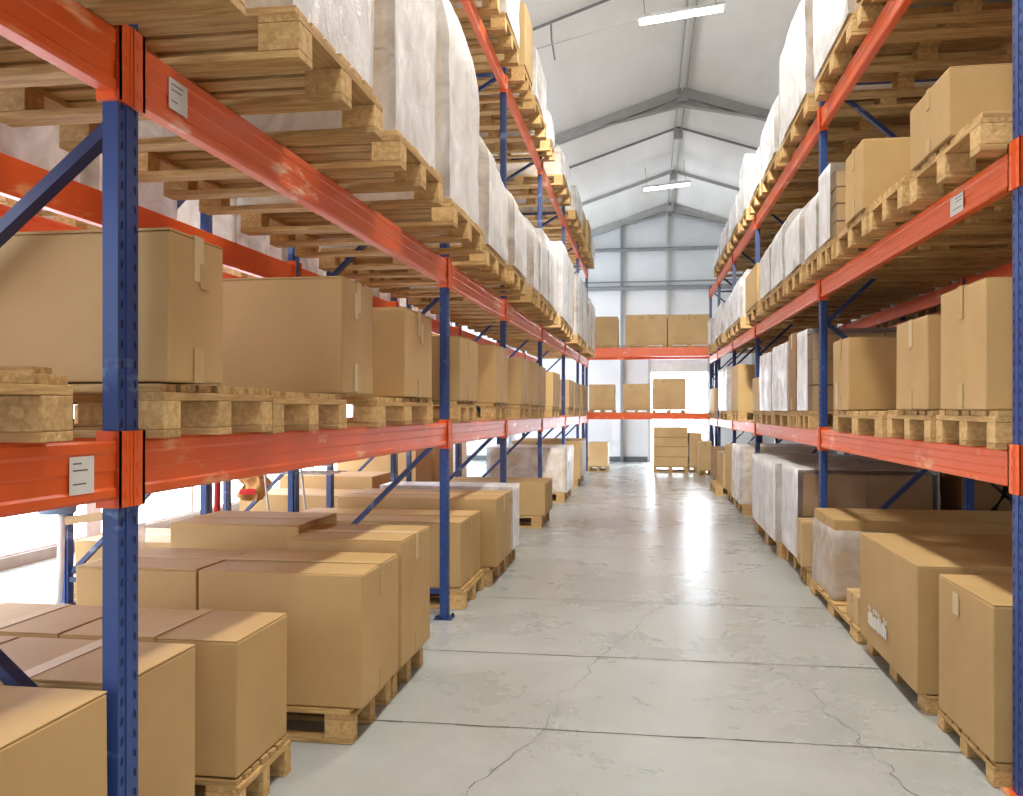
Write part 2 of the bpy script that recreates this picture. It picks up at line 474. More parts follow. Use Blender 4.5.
def beam(side, x_face, y0, y1, z0, z1, thk, mat, label, group, tagpos=None, conn=True):
    """beam whose aisle side face lies at x_face, between posts centred at y0 and y1; z is the top height"""
    sx = 1 if side == 'L' else -1
    if side == 'back': sx = 1
    t = thing('rack_beam', label, 'rack beam', (x_face, y0, z0), group)
    L = math.hypot(y1-y0, z1-z0)
    t.rotation_euler = (math.atan2(z1-z0, y1-y0), 0, 0)
    d = .045
    def X(v): return v*sx
    prof = [(X(0), -.006), (X(-.005), 0), (X(-d*.55), 0), (X(-d*.55), -.012), (X(-d), -.012), (X(-d), -thk), (X(-.006), -thk), (X(0), -thk+.008),
            (X(0), -thk+.026), (X(-.006), -thk+.032), (X(-.006), -thk*.5-.004), (X(-.003), -thk*.5), (X(-.003), -.036), (X(0), -.028)]
    b = MB(); b.prism(prof, .05, L-.05)
    link('beam_profile', b.mesh('beam_profile', [mat]), t)
    if conn:
        for ye, s in ((0, 1), (L, -1)):
            q = MB()
            q.box(*sorted((X(-.006), X(.008))), *sorted((ye+s*.004, ye+s*.058)), -thk-.022, .022)
            q.box(*sorted((X(-.055), X(.008))), *sorted((ye+s*.046, ye+s*.058)), -thk-.022, .022)
            q.box(*sorted((X(.008), X(.011))), *sorted((ye+s*.004, ye+s*.012)), -thk-.022, .022)
            for zz in (-.01, -thk*.45, -thk*.9): q.box(*sorted((X(.008), X(.0105))), *sorted((ye+s*.020, ye+s*.030)), zz-.012, zz+.008)
            c = link('end_connector', q.mesh('end_connector', [mat, M['hole']]), t)
    if tagpos:
        for (yy, ww, hh, zc) in tagpos:
            q = MB(); q.box(*sorted((X(.0005), X(.002))), yy-ww/2, yy+ww/2, zc-hh/2, zc+hh/2)
            g = link('tag_label', q.mesh('tag_label', [M['paper']]), t); g['label'] = 'small white paper tag on the beam'
            q = MB()
            for r_ in range(4):
                if r_ == 2: continue
                l = ww*random.uniform(.3, .7)
                q.box(*sorted((X(.0021), X(.0024))), yy-ww*.38, yy-ww*.38+l, zc+hh*(.32-.18*r_)-.002, zc+hh*(.32-.18*r_)+.0015)
            link('print', q.mesh('print', [M['ink']]), g)
    return t

LP_Y = [-1.6, 2.095, 5.77, 8.2, 11.06, 14.18, 17.1, 19.6]
RP_Y = [-.3, 3.43, 7.14, 11.3, 14.3, 17.3, 19.6]
ZA = [True, .45, 1.3, 2.12]
ZR = [True, .22, 1.2, 2.05, 3.0, 3.9]
ZB = [False, .22, 1.2, 2.05, 3.0, 3.9, 4.5]
XF = 1.31
nmL = {'L1': 'left lower shelf', 'L2': 'left middle shelf', 'L3': 'left top shelf', 'R1': 'right lower shelf', 'R2': 'right middle shelf', 'R3': 'right top shelf'}
for i, y in enumerate(LP_Y):
    frame('L', -XF, 1.1, y, 4.62, ZA if i < 2 else ZB, 'blue perforated upright frame of the left rack, %s' % (
        ['just behind the camera', 'the big one in the left foreground', 'second in view from the camera', 'third in view', 'fourth in view', 'fifth in view', 'sixth in view', 'last at the far end'][i]), holes=i < 5)
for i, y in enumerate(RP_Y):
    frame('R', XF, 1.1, y, 4.0, ZR, 'blue perforated upright frame of the right rack, %s' % (
        ['just behind the camera', 'the big one at the right edge', 'second in view from the camera', 'third in view', 'fourth in view', 'fifth in view', 'last at the far end'][i]), holes=i < 4)
for side, ps, levels in (('L', LP_Y, ('L1', 'L2', 'L3')), ('R', RP_Y, ('R1', 'R2', 'R3'))):
    sx = -1 if side == 'L' else 1
    for lv in levels:
        for i in range(len(ps)-1):
            ya, yb = ps[i], ps[i+1]
            tp = None
            if lv == 'L1' and i == 0: tp = [(3.50, .09, .088, -.078)]
            if lv == 'L2' and i == 1: tp = [(.235, .10, .085, -.075)]
            if lv == 'R2' and i == 1: tp = [(.62, .16, .08, -.075)]
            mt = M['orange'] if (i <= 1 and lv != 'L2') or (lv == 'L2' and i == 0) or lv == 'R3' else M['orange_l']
            where = 'bay behind the near post' if i == 0 else ('%s bay from the camera' % ORD[i])
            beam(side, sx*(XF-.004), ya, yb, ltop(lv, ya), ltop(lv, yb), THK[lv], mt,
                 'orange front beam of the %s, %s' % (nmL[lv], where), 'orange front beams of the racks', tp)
            rs = 'R' if side == 'L' else 'L'
            beam(rs, sx*(XF+1.1-.004), ya, yb, ltop(lv, ya), ltop(lv, yb), THK[lv], M['orange'],
                 'orange rear beam of the %s, %s' % (nmL[lv], where), 'orange rear beams of the racks')

# second rack row, back to back behind each aisle rack
for side, ps, sx in (('L', [2.095, 5.77, 8.2, 11.06, 14.18], -1), ('R', [3.43, 7.14, 11.3, 14.3], 1)):
    nm = 'left' if side == 'L' else 'right'
    for i, y in enumerate(ps):
        frame(side, sx*3.0, 1.1, y, 3.0, ZB, 'blue upright frame of the rack behind the %s rack, %s from the camera' % (nm, ORD[i]), holes=False, group='upright frames of the rear racks')
    for lv in (('L1', 'L2') if side == 'L' else ('R1', 'R2')):
        for i in range(len(ps)-1):
            ya, yb = ps[i], ps[i+1]
            beam(side, sx*2.996, ya, yb, ltop(lv, ya), ltop(lv, yb), THK[lv], M['orange'],
                 'orange beam of the rack behind the %s, %s bay' % (nmL[lv], ORD[i]), 'orange beams of the rear racks')

# rear beams of the second row and end bays towards the camera
for side, ps, sx in (('L', [2.095, 5.77, 8.2, 11.06, 14.18], -1), ('R', [3.43, 7.14, 11.3, 14.3], 1)):
    rs = 'R' if side == 'L' else 'L'
    for lv in (('L1', 'L2') if side == 'L' else ('R1', 'R2')):
        for i in range(len(ps)-1):
            ya, yb = ps[i], ps[i+1]
            beam(rs, sx*4.096, ya, yb, ltop(lv, ya), ltop(lv, yb), THK[lv], M['orange'],
                 'farthest orange beam of the rack behind the %s, %s bay' % (nmL[lv], ORD[i]), 'far orange beams of the rear racks')

# back rack across the end of the aisle
BY = 19.72
for i, x in enumerate((-1.42, 1.46)):
    t = thing('rack_upright_frame', 'slim dark upright frame of the rack across the back, %s' % ['left end', 'right end'][i], 'rack frame', (x, BY, 0), 'upright frames of the back rack')
    q = MB(); q.box(-.03, .03, .0, .04, 0, 2.95); link('post', q.mesh('post', [M['navy']]), t)
    q = MB(); q.box(-.03, .03, 1.1, 1.14, 0, 2.95); link('post', q.mesh('post', [M['navy']]), t)
    for a, c in ((.3, 1.2), (1.2, 2.1), (2.1, 2.8)):
        q = MB(); q.bar((0, .02, a), (0, 1.12, c), .02, .03); link('diagonal_brace', q.mesh('diagonal_brace', [M['navy']]), t)
for z, th, nm in ((2.70, .2, 'upper'), (1.27, .14, 'lower')):
    for yb, fb in ((BY-.004, 'front'), (BY+1.144, 'rear')):
        t = thing('rack_beam', 'wide orange %s beam of the %s shelf of the rack across the back' % (fb, nm), 'rack beam', (.02, yb, z), 'orange beams of the back rack')
        q = MB()
        q.box(-1.39, 1.39, -.045, 0, -th, 0); q.box(-1.39, 1.39, -.052, -.045, -th*.35, -.005); q.box(-1.39, 1.39, -.052, -.045, -th, -th*.75)
        link('beam_profile', q.mesh('beam_profile', [M['orange']]), t)
        for s in (-1, 1):
            q = MB(); q.box(*sorted((s*1.39, s*1.455)), -.055, -.002, -th-.03, .03)
            link('end_connector', q.mesh('end_connector', [M['orange']]), t)

# ------------------------------------------------------------------ pallets
PL, PW, PH = 1.2, .8, .144
def board_ends(n, width, bw):
    return [(-width/2+bw/2+(width-bw)*i/(n-1)) for i in range(n)]
def pallet_set():
    s = {}
    b = MB()
    for y in board_ends(7, PW, .095): b.box(-PL/2+random.uniform(0, .012), PL/2-random.uniform(0, .012), y-.0475, y+.0475-random.uniform(0, .006), .122+random.uniform(-.0005, .0005), .144+random.uniform(-.001, 0), j=.0008)
    s['deck'] = b.mesh('top_deck', [M['wood']], .0015)
    b = MB(); b.box(-.06, .06, -PW/2, PW/2, .100, .1218); s['stringer'] = b.mesh('stringer_board', [M['woody']], .0015)
    b = MB(); b.box(-.06, .06, -.05, .05, .0225, .0995); s['block'] = b.mesh('block', [M['block']], .003)
    b = MB(); b.box(-PL/2, PL/2, -.05, .05, 0, .022); s['bottom'] = b.mesh('bottom_board', [M['wood']], .002)
    b = MB()
    for y in board_ends(7, PW, .095): b.box(-PL/2, PL/2, y-.045, y+.045, .122, .144)
    for x in (-.54, 0, .54):
        b.box(x-.06, x+.06, -PW/2, PW/2, .1, .1215, 1)
        for y in (-.35, 0, .35): b.box(x-.06, x+.06, y-.05, y+.05, .022, .1, 1)
    for y in (-.35, 0, .35): b.box(-PL/2, PL/2, y-.05, y+.05, 0, .022)
    s['far'] = b.mesh('pallet', [M['wood'], M['woody']])
    return s
PSETS = [pallet_set() for _ in range(3)]
def pallet(x, y, z, w, label, group, detail=True, rz=0, depth=1.2):
    s = random.choice(PSETS)
    if not detail:
        o = link('wooden_pallet', s['far'], None, (x, y, z)); o.scale = (depth/PL, w/PW, 1); o.rotation_euler = (0, 0, rz)
        return tag(o, label, 'pallet', group)
    t = thing('wooden_pallet', label, 'pallet', (x, y, z), group)
    t.scale = (depth/PL, w/PW, 1); t.rotation_euler = (0, 0, rz)
    link('top_deck', s['deck'], t)
    for xx in (-.54, 0, .54):
        link('stringer_board', s['stringer'], t, (xx, 0, 0))
        for yy in (-.35, 0, .35): link('block', s['block'], t, (xx, yy, 0))
    for yy in (-.35, 0, .35): link('bottom_board', s['bottom'], t, (0, yy, 0))
    return t

# ------------------------------------------------------------------ loads
def carton(x0, x1, y0, y1, z0, z1, label, mat='card', detail=True, group=None, stickers=(), side=1, tape='y', rz=0):
    """box between the given extents. side = +1 when the aisle lies on its +x side"""
    cx, cy = (x0+x1)/2, (y0+y1)/2; hx, hy, h = (x1-x0)/2, (y1-y0)/2, z1-z0
    t = thing('cardboard_box', label, 'box', (cx, cy, z0), group)
    t.rotation_euler = (0, 0, rz)
    b = MB(); b.box(-hx, hx, -hy, hy, 0, h-.004, j=.0025 if detail else 0)
    link('carton_body', b.mesh('carton_body', [M[mat]], .006), t)
    g = .0025
    for s in (-1, 1):
        b = MB()
        if tape == 'y': b.box(*sorted((s*g, s*(hx-.002))), -hy+.002, hy-.002, h-.0045, h+random.uniform(0, .003), j=.0006)
        else: b.box(-hx+.002, hx-.002, *sorted((s*g, s*(hy-.002))), h-.0045, h+random.uniform(0, .003), j=.0006)
        link('top_flap', b.mesh('top_flap', [M[mat]], .0015), t)
    if detail or random.random() < .6:
        b = MB(); tw = .026
        dn = min(.13, h*.3)
        if tape == 'y':
            b.box(-tw, tw, -hy-.003, hy+.003, h+.002, h+.0045); 
            for s in (-1, 1): b.box(-tw, tw, *sorted((s*(hy+.0035), s*(hy+.0015))), h-dn, h+.004)
        else:
            b.box(-hx-.003, hx+.003, -tw, tw, h+.002, h+.0045)
            for s in (-1, 1): b.box(*sorted((s*(hx+.0035), s*(hx+.0015))), -tw, tw, h-dn, h+.004)
            for s in (-1, 1):
                q = MB(); q.box(*sorted((s*(hx+.0035), s*(hx+.0015))), -tw, tw, .002, dn*.8)
                link('tape', q.mesh('tape', [M['tape']]), t)
        link('tape', b.mesh('tape', [M['tape'] if random.random() < .6 else M['tapew']]), t)
    for st in stickers:
        face, u, v, w, hh, m = st
        b = MB()
        if face == 'near': b.box(u-w/2, u+w/2, -hy-.0045, -hy-.003, v-hh/2, v+hh/2)
        else:
            xx = side*(hx+.003)
            b.box(*sorted((xx, xx+side*.0015)), u-w/2, u+w/2, v-hh/2, v+hh/2)
        link('sticker', b.mesh('sticker', [M[m]]), t)
    return t

def shell(hx, hy, h, nx, ny, nz, fn):
    """closed box grid with every vertex passed through fn(position, outward) -> position"""
    verts = {}; b = MB()
    def vid(i, j, k):
        key = (i, j, k)
        if key not in verts:
            p = Vector((-hx+2*hx*i/nx, -hy+2*hy*j/ny, h*k/nz))
            o = Vector(((i == nx)-(i == 0), (j == ny)-(j == 0), (k == nz)*1.0))
            if o.length: o.normalize()
            verts[key] = len(b.v); b.v.append(tuple(fn(p, o)))
        return verts[key]
    for j in range(ny):
        for k in range(nz):
            b.f.append((vid(0, j, k), vid(0, j, k+1), vid(0, j+1, k+1), vid(0, j+1, k))); b.f.append((vid(nx, j, k), vid(nx, j+1, k), vid(nx, j+1, k+1), vid(nx, j, k+1)))
    for i in range(nx):
        for k in range(nz):
            b.f.append((vid(i, 0, k), vid(i+1, 0, k), vid(i+1, 0, k+1), vid(i, 0, k+1))); b.f.append((vid(i, ny, k), vid(i, ny, k+1), vid(i+1, ny, k+1), vid(i+1, ny, k)))
    for i in range(nx):
        for j in range(ny):
            b.f.append((vid(i, j, 0), vid(i, j+1, 0), vid(i+1, j+1, 0), vid(i+1, j, 0))); b.f.append((vid(i, j, nz), vid(i+1, j, nz), vid(i+1, j+1, nz), vid(i, j+1, nz)))
    b.mi = [0]*len(b.f)
    return b

def film_shell(hx, hy, h, nx, ny, nz, fn, side):
    b = shell(hx, hy, h, nx, ny, nz, fn)
    f2, m2 = [], []
    for f in b.f:
        c = sum((Vector(b.v[i]) for i in f), Vector())/4
        vs = [Vector(b.v[i]) for i in f]
        n = (vs[1]-vs[0]).cross(vs[2]-vs[0])
        a = [abs(n.x), abs(n.y), abs(n.z)]; k = a.index(max(a))
        if k == 2 and c.z < h*.05: continue            # open underneath, as film is wound round the sides
        f2.append(f); m2.append(0 if (k == 0 or c.z > h*.97) else 1)  # whiter film on aisle faces and top, their reflection put into the colour
    b.f, b.mi = f2, m2
    return b

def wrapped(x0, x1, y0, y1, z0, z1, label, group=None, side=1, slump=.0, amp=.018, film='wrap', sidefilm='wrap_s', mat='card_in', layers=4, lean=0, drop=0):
    """pallet load of cartons under stretch film. slump rounds its aisle shoulder, drop lowers its far end"""
    cx, cy = (x0+x1)/2, (y0+y1)/2; hx, hy, h = (x1-x0)/2, (y1-y0)/2, z1-z0
    t = thing('wrapped_pallet_load', label, 'wrapped load', (cx, cy, z0), group)
    seed = random.uniform(0, 100)
    def shape(p):
        z = p.z/h
        if slump and z > .68:
            k = ((z-.68)/.32)**1.5
            p.x -= side*slump*k*(1 if p.x*side > 0 else .2)
            p.y *= 1-.14*k
        if drop: p.z -= drop*z*max(0, (p.y+hy)/(2*hy)-.3)
        return p
    # cartons inside, in layers
    b = MB(); m_ = .03
    lh = (h-m_)/layers
    for k in range(layers):
        for i in range(2):
            for j in range(2):
                xa, xb = -hx+m_+(2*hx-2*m_)*i/2, -hx+m_+(2*hx-2*m_)*(i+1)/2
                ya, yb = -hy+m_+(2*hy-2*m_)*j/2, -hy+m_+(2*hy-2*m_)*(j+1)/2
                n0 = len(b.v); b.box(xa+.004, xb-.004, ya+.004, yb-.004, .002+lh*k, lh*(k+1)-.006, j=.004)
                for q in range(n0, len(b.v)):
                    p = shape(Vector(b.v[q])); p.x *= .975; p.y *= .975; b.v[q] = tuple(p)
    link('carton_stack', b.mesh('carton_stack', [M[mat]]), t)
    def fn(p, o):
        q = shape(p.copy())
        s = Vector((p.x*2.4+seed, p.y*2.4, p.z*1.8))
        a = noise.noise(s)*amp*.6
        w = 1-abs(noise.noise(Vector((seed*3+(p.x+p.y)*3.5+p.z*2.6, (p.x-p.y)*3, p.z*4.5-(p.x+p.y)*2))))*2
        a += w*amp*.4
        a += noise.noise(Vector((p.x*11, p.y*11+seed, p.z*9)))*amp*.3
        if p.z < .03: a = max(a, 0)*.2
        return q+o*a
    if drop: pass
    nz = max(10, min(30, int(h/.05))); nx = max(6, min(22, int(2*hx/.06))); ny = max(6, min(20, int(2*hy/.05)))
    far = cy > 9
    if far: nx, ny, nz = max(5, nx//2), max(5, ny//2), max(7, nz//2)
    link('stretch_wrap', film_shell(hx, hy, h, nx, ny, nz, fn, side).mesh('stretch_wrap', [M[film], M[sidefilm]], smooth=True), t)
    return t

# ---- rows. spec: (y near, y far, top z, kind, extras)
def xr(side, front, depth): return (-front-depth, -front) if side == 'L' else (front, front+depth)

def unique(kind, i, where, extra=''):
    return ('%s %s from the camera %s%s' % (ORD[i], kind, where, (' '+extra) if extra else '')).strip()

counters = {}
def cnt(key):
    counters[key] = counters.get(key, -1)+1
    return counters[key]

def clear(ps, y0, y1, m=.068):
    for p in ps:
        if y0 < p+m and y1 > p-m:
            if p-y0 > y1-p: y1 = p-m
            else: y0 = p+m
    return y0, y1

def load_row(side, level, front, specs, zfn, groupname, default_depth=1.2):
    s = 1 if side == 'L' else -1
    for sp in specs:
        y0, y1, zt, kind = sp[:4]; ex = sp[4] if len(sp) > 4 else {}
        ps_ = LP_Y if side == 'L' else RP_Y
        y0, y1 = clear(ps_, y0, y1)
        fr = ex.get('front', front); dep = ex.get('depth', default_depth)
        zb = max(zfn(y0), zfn(y1)) if level else 0
        det = y0 < 7.5
        where = 'on the floor under the %s rack' % ('left' if side == 'L' else 'right') if not level else 'on the '+nmL[level]
        ip = cnt((side, level, 'p'))
        pw = clear(ps_, *ex.get('pw', (y0, y1)))
        x0, x1 = xr(side, fr, dep)
        if not ex.get('nopallet'):
            px0, px1 = xr(side, fr+ex.get('pin', .04 if not level else .01), 1.2)
            pl_ = pallet((px0+px1)/2, (pw[0]+pw[1])/2, zb+.001, pw[1]-pw[0], 'pale wooden pallet %s, %s from camera' % (where, ORD[ip]), 'wooden pallets of the '+groupname, det)
        thin = .6 if (side == 'R' and not level and y0 < 7.2) else 1
        pl_.scale[2] = thin
        z0 = zb+PH*thin+.004
        if kind is None: continue
        gap = .008 if kind != 'wrap' else .028
        kw = dict(ex.get('kw', {}))
        if kind == 'box':
            i = cnt((side, level, 'b'))
            lab = ex.get('label') or 'tan cardboard box %s, %s from camera' % (where, ORD[i])
            carton(x0, x1, y0+gap, y1-gap, z0, zt, lab, ex.get('mat', 'card'), det, 'cardboard boxes of the '+groupname, ex.get('st', ()), s, ex.get('tape', 'x'), ex.get('rz', 0))
        elif kind == 'pair':        # two boxes side by side across the pallet
            i = cnt((side, level, 'b'))
            xm = x0+(x1-x0)*ex.get('split', .45)
            nearx = (xm+.005, x1) if side == 'L' else (x0, xm-.005)
            farx = (x0, xm-.003) if side == 'L' else (xm+.003, x1)
            carton(nearx[0], nearx[1], y0+gap, y1-gap, z0, zt, 'tan cardboard box at the aisle edge %s, %s' % (where, ORD[i]), ex.get('mat', 'card'), det, 'cardboard boxes of the '+groupname, ex.get('st', ()), s, ex.get('tape', 'x'))
            carton(farx[0], farx[1], y0+gap+ex.get('off', 0), y1-gap+ex.get('off', 0), z0, zt+ex.get('dz', 0), 'tan cardboard box beside the %s aisle box %s' % (ORD[i], where), ex.get('mat', 'card'), det, 'cardboard boxes of the '+groupname, (), s, ex.get('tape', 'x'))
        elif kind == 'wrap':
            i = cnt((side, level, 'w'))
            lab = ex.get('label') or 'white film wrapped load %s, %s from camera' % (where, ORD[i])
            wrapped(x0, x1, y0+gap, y1-gap, z0, zt, lab, 'film wrapped loads of the '+groupname, s, **kw)

Z0 = lambda y: 0.0
# left floor row (front face at x = -1.17)
load_row('L', None, 1.17, [
    (1.25, 2.03, .70, 'box', dict(depth=1.2, tape='y', front=1.315)),
    (2.16, 2.58, .665, 'pair', dict(split=.5, tape='y', dz=-.0, front=1.38)),
    (2.81, 3.25, .61, 'pair', dict(split=.45, tape='y', front=1.365, pin=-.01)),
    (3.54, 4.10, .705, 'pair', dict(split=.44, tape='x', depth=1.3)),
    (4.14, 4.71, .755, 'pair', dict(split=.55, tape='x', depth=1.3, dz=.04, off=.18)),
    (6.02, 6.76, .60, 'box', dict(depth=1.35, front=1.28, pin=-.03)),
    (6.83, 7.60, .68, 'box', dict(depth=1.3, tape='x')),
    (7.66, 8.35, .70, 'wrap', dict(kw=dict(amp=.008, layers=2))),
    (10.17, 11.22, .52, 'box', dict()),
    (12.98, 14.83, .80, 'wrap', dict(kw=dict(amp=.01, film='wrap_t', layers=2))),
    (15.49, 17.88, .80, 'box', dict()),
], Z0, 'left floor row')
# left lower shelf
load_row('L', 'L1', 1.25, [
    (.95, 1.79, 0, None, dict(front=1.24)),
    (2.15, 2.48, 1.87, 'box', dict(pw=(2.15, 2.84), front=1.24, st=[('near', -.05, .12, .12, .08, 'tone'), ('near', -.25, .34, .1, .05, 'tone'), ('aisle', .03, .3, .05, .07, 'tone')])),
    (3.52, 3.96, 1.94, 'box', dict(pw=(2.87, 3.62), st=[('near', -.45, .34, .14, .1, 'tone'), ('aisle', -.04, .38, .045, .11, 'tapew'), ('aisle', -.04, .07, .045, .12, 'tapew')])),
    (4.49, 5.08, 1.92, 'box', dict(pw=(4.05, 5.15), st=[('aisle', .05, .36, .05, .11, 'tapew')])),
    (5.86, 6.50, 1.88, 'box'),
    (7.30, 7.94, 1.92, 'box'),
    (8.75, 9.46, 1.89, 'box'),
    (9.62, 10.30, 1.90, 'box'),
    (10.35, 10.97, 1.88, 'box'),
    (11.79, 12.75, 1.87, 'box'),
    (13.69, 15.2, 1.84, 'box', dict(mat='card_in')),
    (15.4, 16.6, 1.83, 'box'),
    (16.80, 18.6, 1.83, 'box'),
], lambda y: ltop('L1', y), 'left lower shelf')
# left middle shelf: wrapped loads overhanging towards the aisle
load_row('L', 'L2', .97, [
    (.30, 1.10, 3.9, 'wrap', dict(kw=dict(film='wrap_t'))),
    (1.25, 2.05, 3.9, 'wrap', dict(front=.95, kw=dict(film='wrap_t'))),
    (2.30, 3.07, 3.95, 'wrap', dict(front=.965, kw=dict(amp=.012), pin=-.03)),
    (3.42, 4.16, 3.95, 'wrap', dict(front=1.0, kw=dict(amp=.012), pin=-.03)),
    (4.62, 5.50, 3.76, 'wrap', dict(front=1.05, kw=dict(slump=.10), pin=-.03)),
    (5.98, 6.88, 3.42, 'wrap', dict(front=1.08, kw=dict(slump=.22, drop=.25))),
    (6.96, 7.74, 3.26, 'wrap', dict(front=1.05, kw=dict(slump=.2, drop=.15))),
    (7.92, 8.70, 3.25, 'wrap', dict(front=1.06, kw=dict(slump=.15))),
    (8.8, 9.6, 3.30, 'wrap', dict(front=1.06, kw=dict(slump=.15))),
    (9.7, 10.7, 3.38, 'wrap', dict(front=1.07, kw=dict(slump=.1))),
    (11.2, 12.2, 3.5, 'wrap', dict(front=1.08)),
    (12.3, 13.3, 3.5, 'wrap', dict(front=1.1)),
    (13.9, 15.0, 3.55, 'wrap', dict(front=1.1)),
    (15.1, 16.2, 3.55, 'wrap', dict(front=1.1)),
    (16.6, 17.8, 3.5, 'wrap', dict(front=1.12)),
    (18.0, 19.2, 3.5, 'wrap', dict(front=1.12)),
], lambda y: ltop('L2', y), 'left middle shelf')
# left top shelf
load_row('L', 'L3', 1.14, [
    (5.0, 5.9, 5.35, 'wrap', {}), (6.0, 6.9, 5.4, 'wrap', {}),
    (7.15, 7.95, 5.35, 'wrap', dict(kw=dict(slump=.1))),
    (8.05, 8.85, 5.2, 'box', dict(mat='card_in')),
    (9.05, 10.15, 5.10, 'wrap', dict(kw=dict(amp=.01, film='wrap_t'))),
    (10.5, 11.6, 5.0, 'wrap', dict(kw=dict(slump=.1))),
    (12.1, 13.4, 5.02, 'wrap', dict(kw=dict(slump=.1))),
    (14.2, 15.6, 4.95, 'wrap', dict(kw=dict(film='wrap_t'))),
    (15.8, 16.6, 4.9, 'box', {}),
    (16.9, 18.0, 5.0, 'box', {}),
    (18.1, 19.3, 4.9, 'wrap', dict(kw=dict(film='wrap_t'))),
], lambda y: ltop('L3', y), 'left top shelf')
# right floor row
load_row('R', None, 1.17, [
    (3.49, 4.14, .67, 'box', dict(front=1.255, pin=.0, depth=1.25, st=[('aisle', .08, .5, .07, .09, 'tapew')], tape='y')),
    (4.28, 5.40, .675, 'box', dict(depth=1.6, front=1.21, st=[], tape='y', label='long tan cardboard box with white print low on its side, right floor row')),
    (6.30, 7.06, .63, 'box', dict(front=1.25, depth=1.5, pw=(5.50, 7.06), pin=-.03, tape='x', label='tan cardboard box part wrapped in film under the second right upright')),
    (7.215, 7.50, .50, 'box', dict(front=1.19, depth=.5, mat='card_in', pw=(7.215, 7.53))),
    (7.56, 8.50, .88, 'wrap', dict(front=1.22, depth=1.1, kw=dict(amp=.016, layers=2, sidefilm='wrap_c', mat='card_b'))),
    (8.51, 10.43, .87, 'wrap', dict(kw=dict(amp=.02, layers=2))),
    (11.76, 12.87, .89, 'wrap', dict(kw=dict(amp=.01, film='wrap_t', layers=2))),
    (12.95, 14.0, .84, 'box', {}),
    (14.3, 15.6, .66, 'box', dict(pin=-.12)),
    (16.1, 17.5, .66, 'box', dict(mat='card_b')),
], Z0, 'right floor row')
# right lower shelf
load_row('R', 'R1', 1.25, [
    (3.56, 4.10, 1.885, 'box', dict(pw=(3.5, 4.18), depth=1.0)),
    (4.26, 4.79, 1.815, 'box', dict(pw=(4.26, 5.0), depth=1.0)),
    (5.86, 6.35, 1.84, 'box', dict(pw=(5.1, 6.4), st=[('aisle', .1, .1, .07, .16, 'tapew')])),
    (7.30, 7.85, 2.02, 'wrap', dict(kw=dict(amp=.008, sidefilm='wrap_c', mat='card', layers=3))),
    (7.90, 8.30, 2.04, 'box', dict(mat='card_b')),
    (8.32, 9.36, 1.99, 'wrap', {}),
    (9.40, 10.40, 1.97, 'wrap', {}),
    (10.49, 11.1, 1.74, 'box', dict(mat='card_in')),
    (12.90, 13.92, 2.0, 'box', {}),
    (14.58, 16.3, 2.05, 'wrap', dict(kw=dict(film='wrap_t'))),
    (17.01, 18.6, 1.76, 'box', dict(mat='card_in')),
], lambda y: ltop('R1', y), 'right lower shelf')
# right middle shelf
load_row('R', 'R2', 1.18, [
    (3.80, 4.36, 2.77, 'box', dict(pw=(3.5, 4.40), front=1.2)),
    (4.45, 5.08, 2.62, None, dict(pw=(4.45, 5.1))),
    (5.18, 5.63, 2.89, 'box', dict(pw=(5.16, 5.96))),
    (6.05, 6.50, 3.0, 'wrap', dict(kw=dict(sidefilm='wrap_c', mat='card', amp=.008))),
    (6.54, 7.06, 3.02, 'wrap', dict(kw=dict(slump=.1))),
    (7.25, 8.05, 3.06, 'wrap', dict(kw=dict(slump=.12))),
    (8.14, 8.95, 3.16, 'wrap', dict(kw=dict(slump=.12))),
    (9.0, 9.8, 3.12, 'wrap', dict(kw=dict(slump=.12))),
    (10.04, 11.3, 2.98, 'box', {}),
    (11.86, 13.1, 3.2, 'wrap', dict(kw=dict(slump=.1))),
    (13.2, 14.6, 3.15, 'wrap', dict(kw=dict(slump=.1))),
    (14.8, 16.3, 3.1, 'wrap', {}),
    (16.6, 18.2, 3.1, 'wrap', {}),
], lambda y: ltop('R2', y), 'right middle shelf')
# right top shelf
load_row('R', 'R3', 1.22, [
    (3.8, 4.6, 5.0, 'box', {}),
    (4.75, 5.55, 5.1, 'box', {}),
    (5.7, 6.9, 5.1, 'wrap', dict(kw=dict(slump=.15))),
    (7.0, 8.7, 5.0, 'wrap', dict(kw=dict(slump=.18, amp=.03))),
    (8.91, 10.1, 4.55, 'wrap', dict(kw=dict(slump=.12, amp=.03))),
    (10.2, 11.5, 4.45, 'wrap', dict(kw=dict(slump=.12, amp=.03))),
    (11.6, 12.4, 4.62, 'wrap', dict(kw=dict(film='wrap_t'))),
    (12.6, 14.0, 4.5, 'wrap', dict(kw=dict(slump=.15))),
    (14.2, 15.6, 4.45, 'wrap', dict(kw=dict(slump=.15))),
    (15.8, 17.7, 4.3, 'wrap', dict(kw=dict(slump=.1))),
], lambda y: ltop('R3', y), 'right top shelf')

# white print low on the long box in the right floor row
host = [o for o in COL.objects if o.get('label', '').startswith('long tan cardboard box with white print')][0]
hx = -.8-.0045
b = MB(); random.seed(3)
y = .33
for i in range(11):
    w = random.uniform(.02, .035); z = .16+random.uniform(-.006, .006)
    b.box(hx-.001, hx, y-w, y, z-.045, z+.03*random.choice((1, .6)))
    if random.random() < .6: b.box(hx-.001, hx, y-w, y-w*.4, z+.035, z+.06)
    y -= w+.008
link('white_print', b.mesh('white_print', [M['paper']]), host)['label'] = 'band of white printed marks'
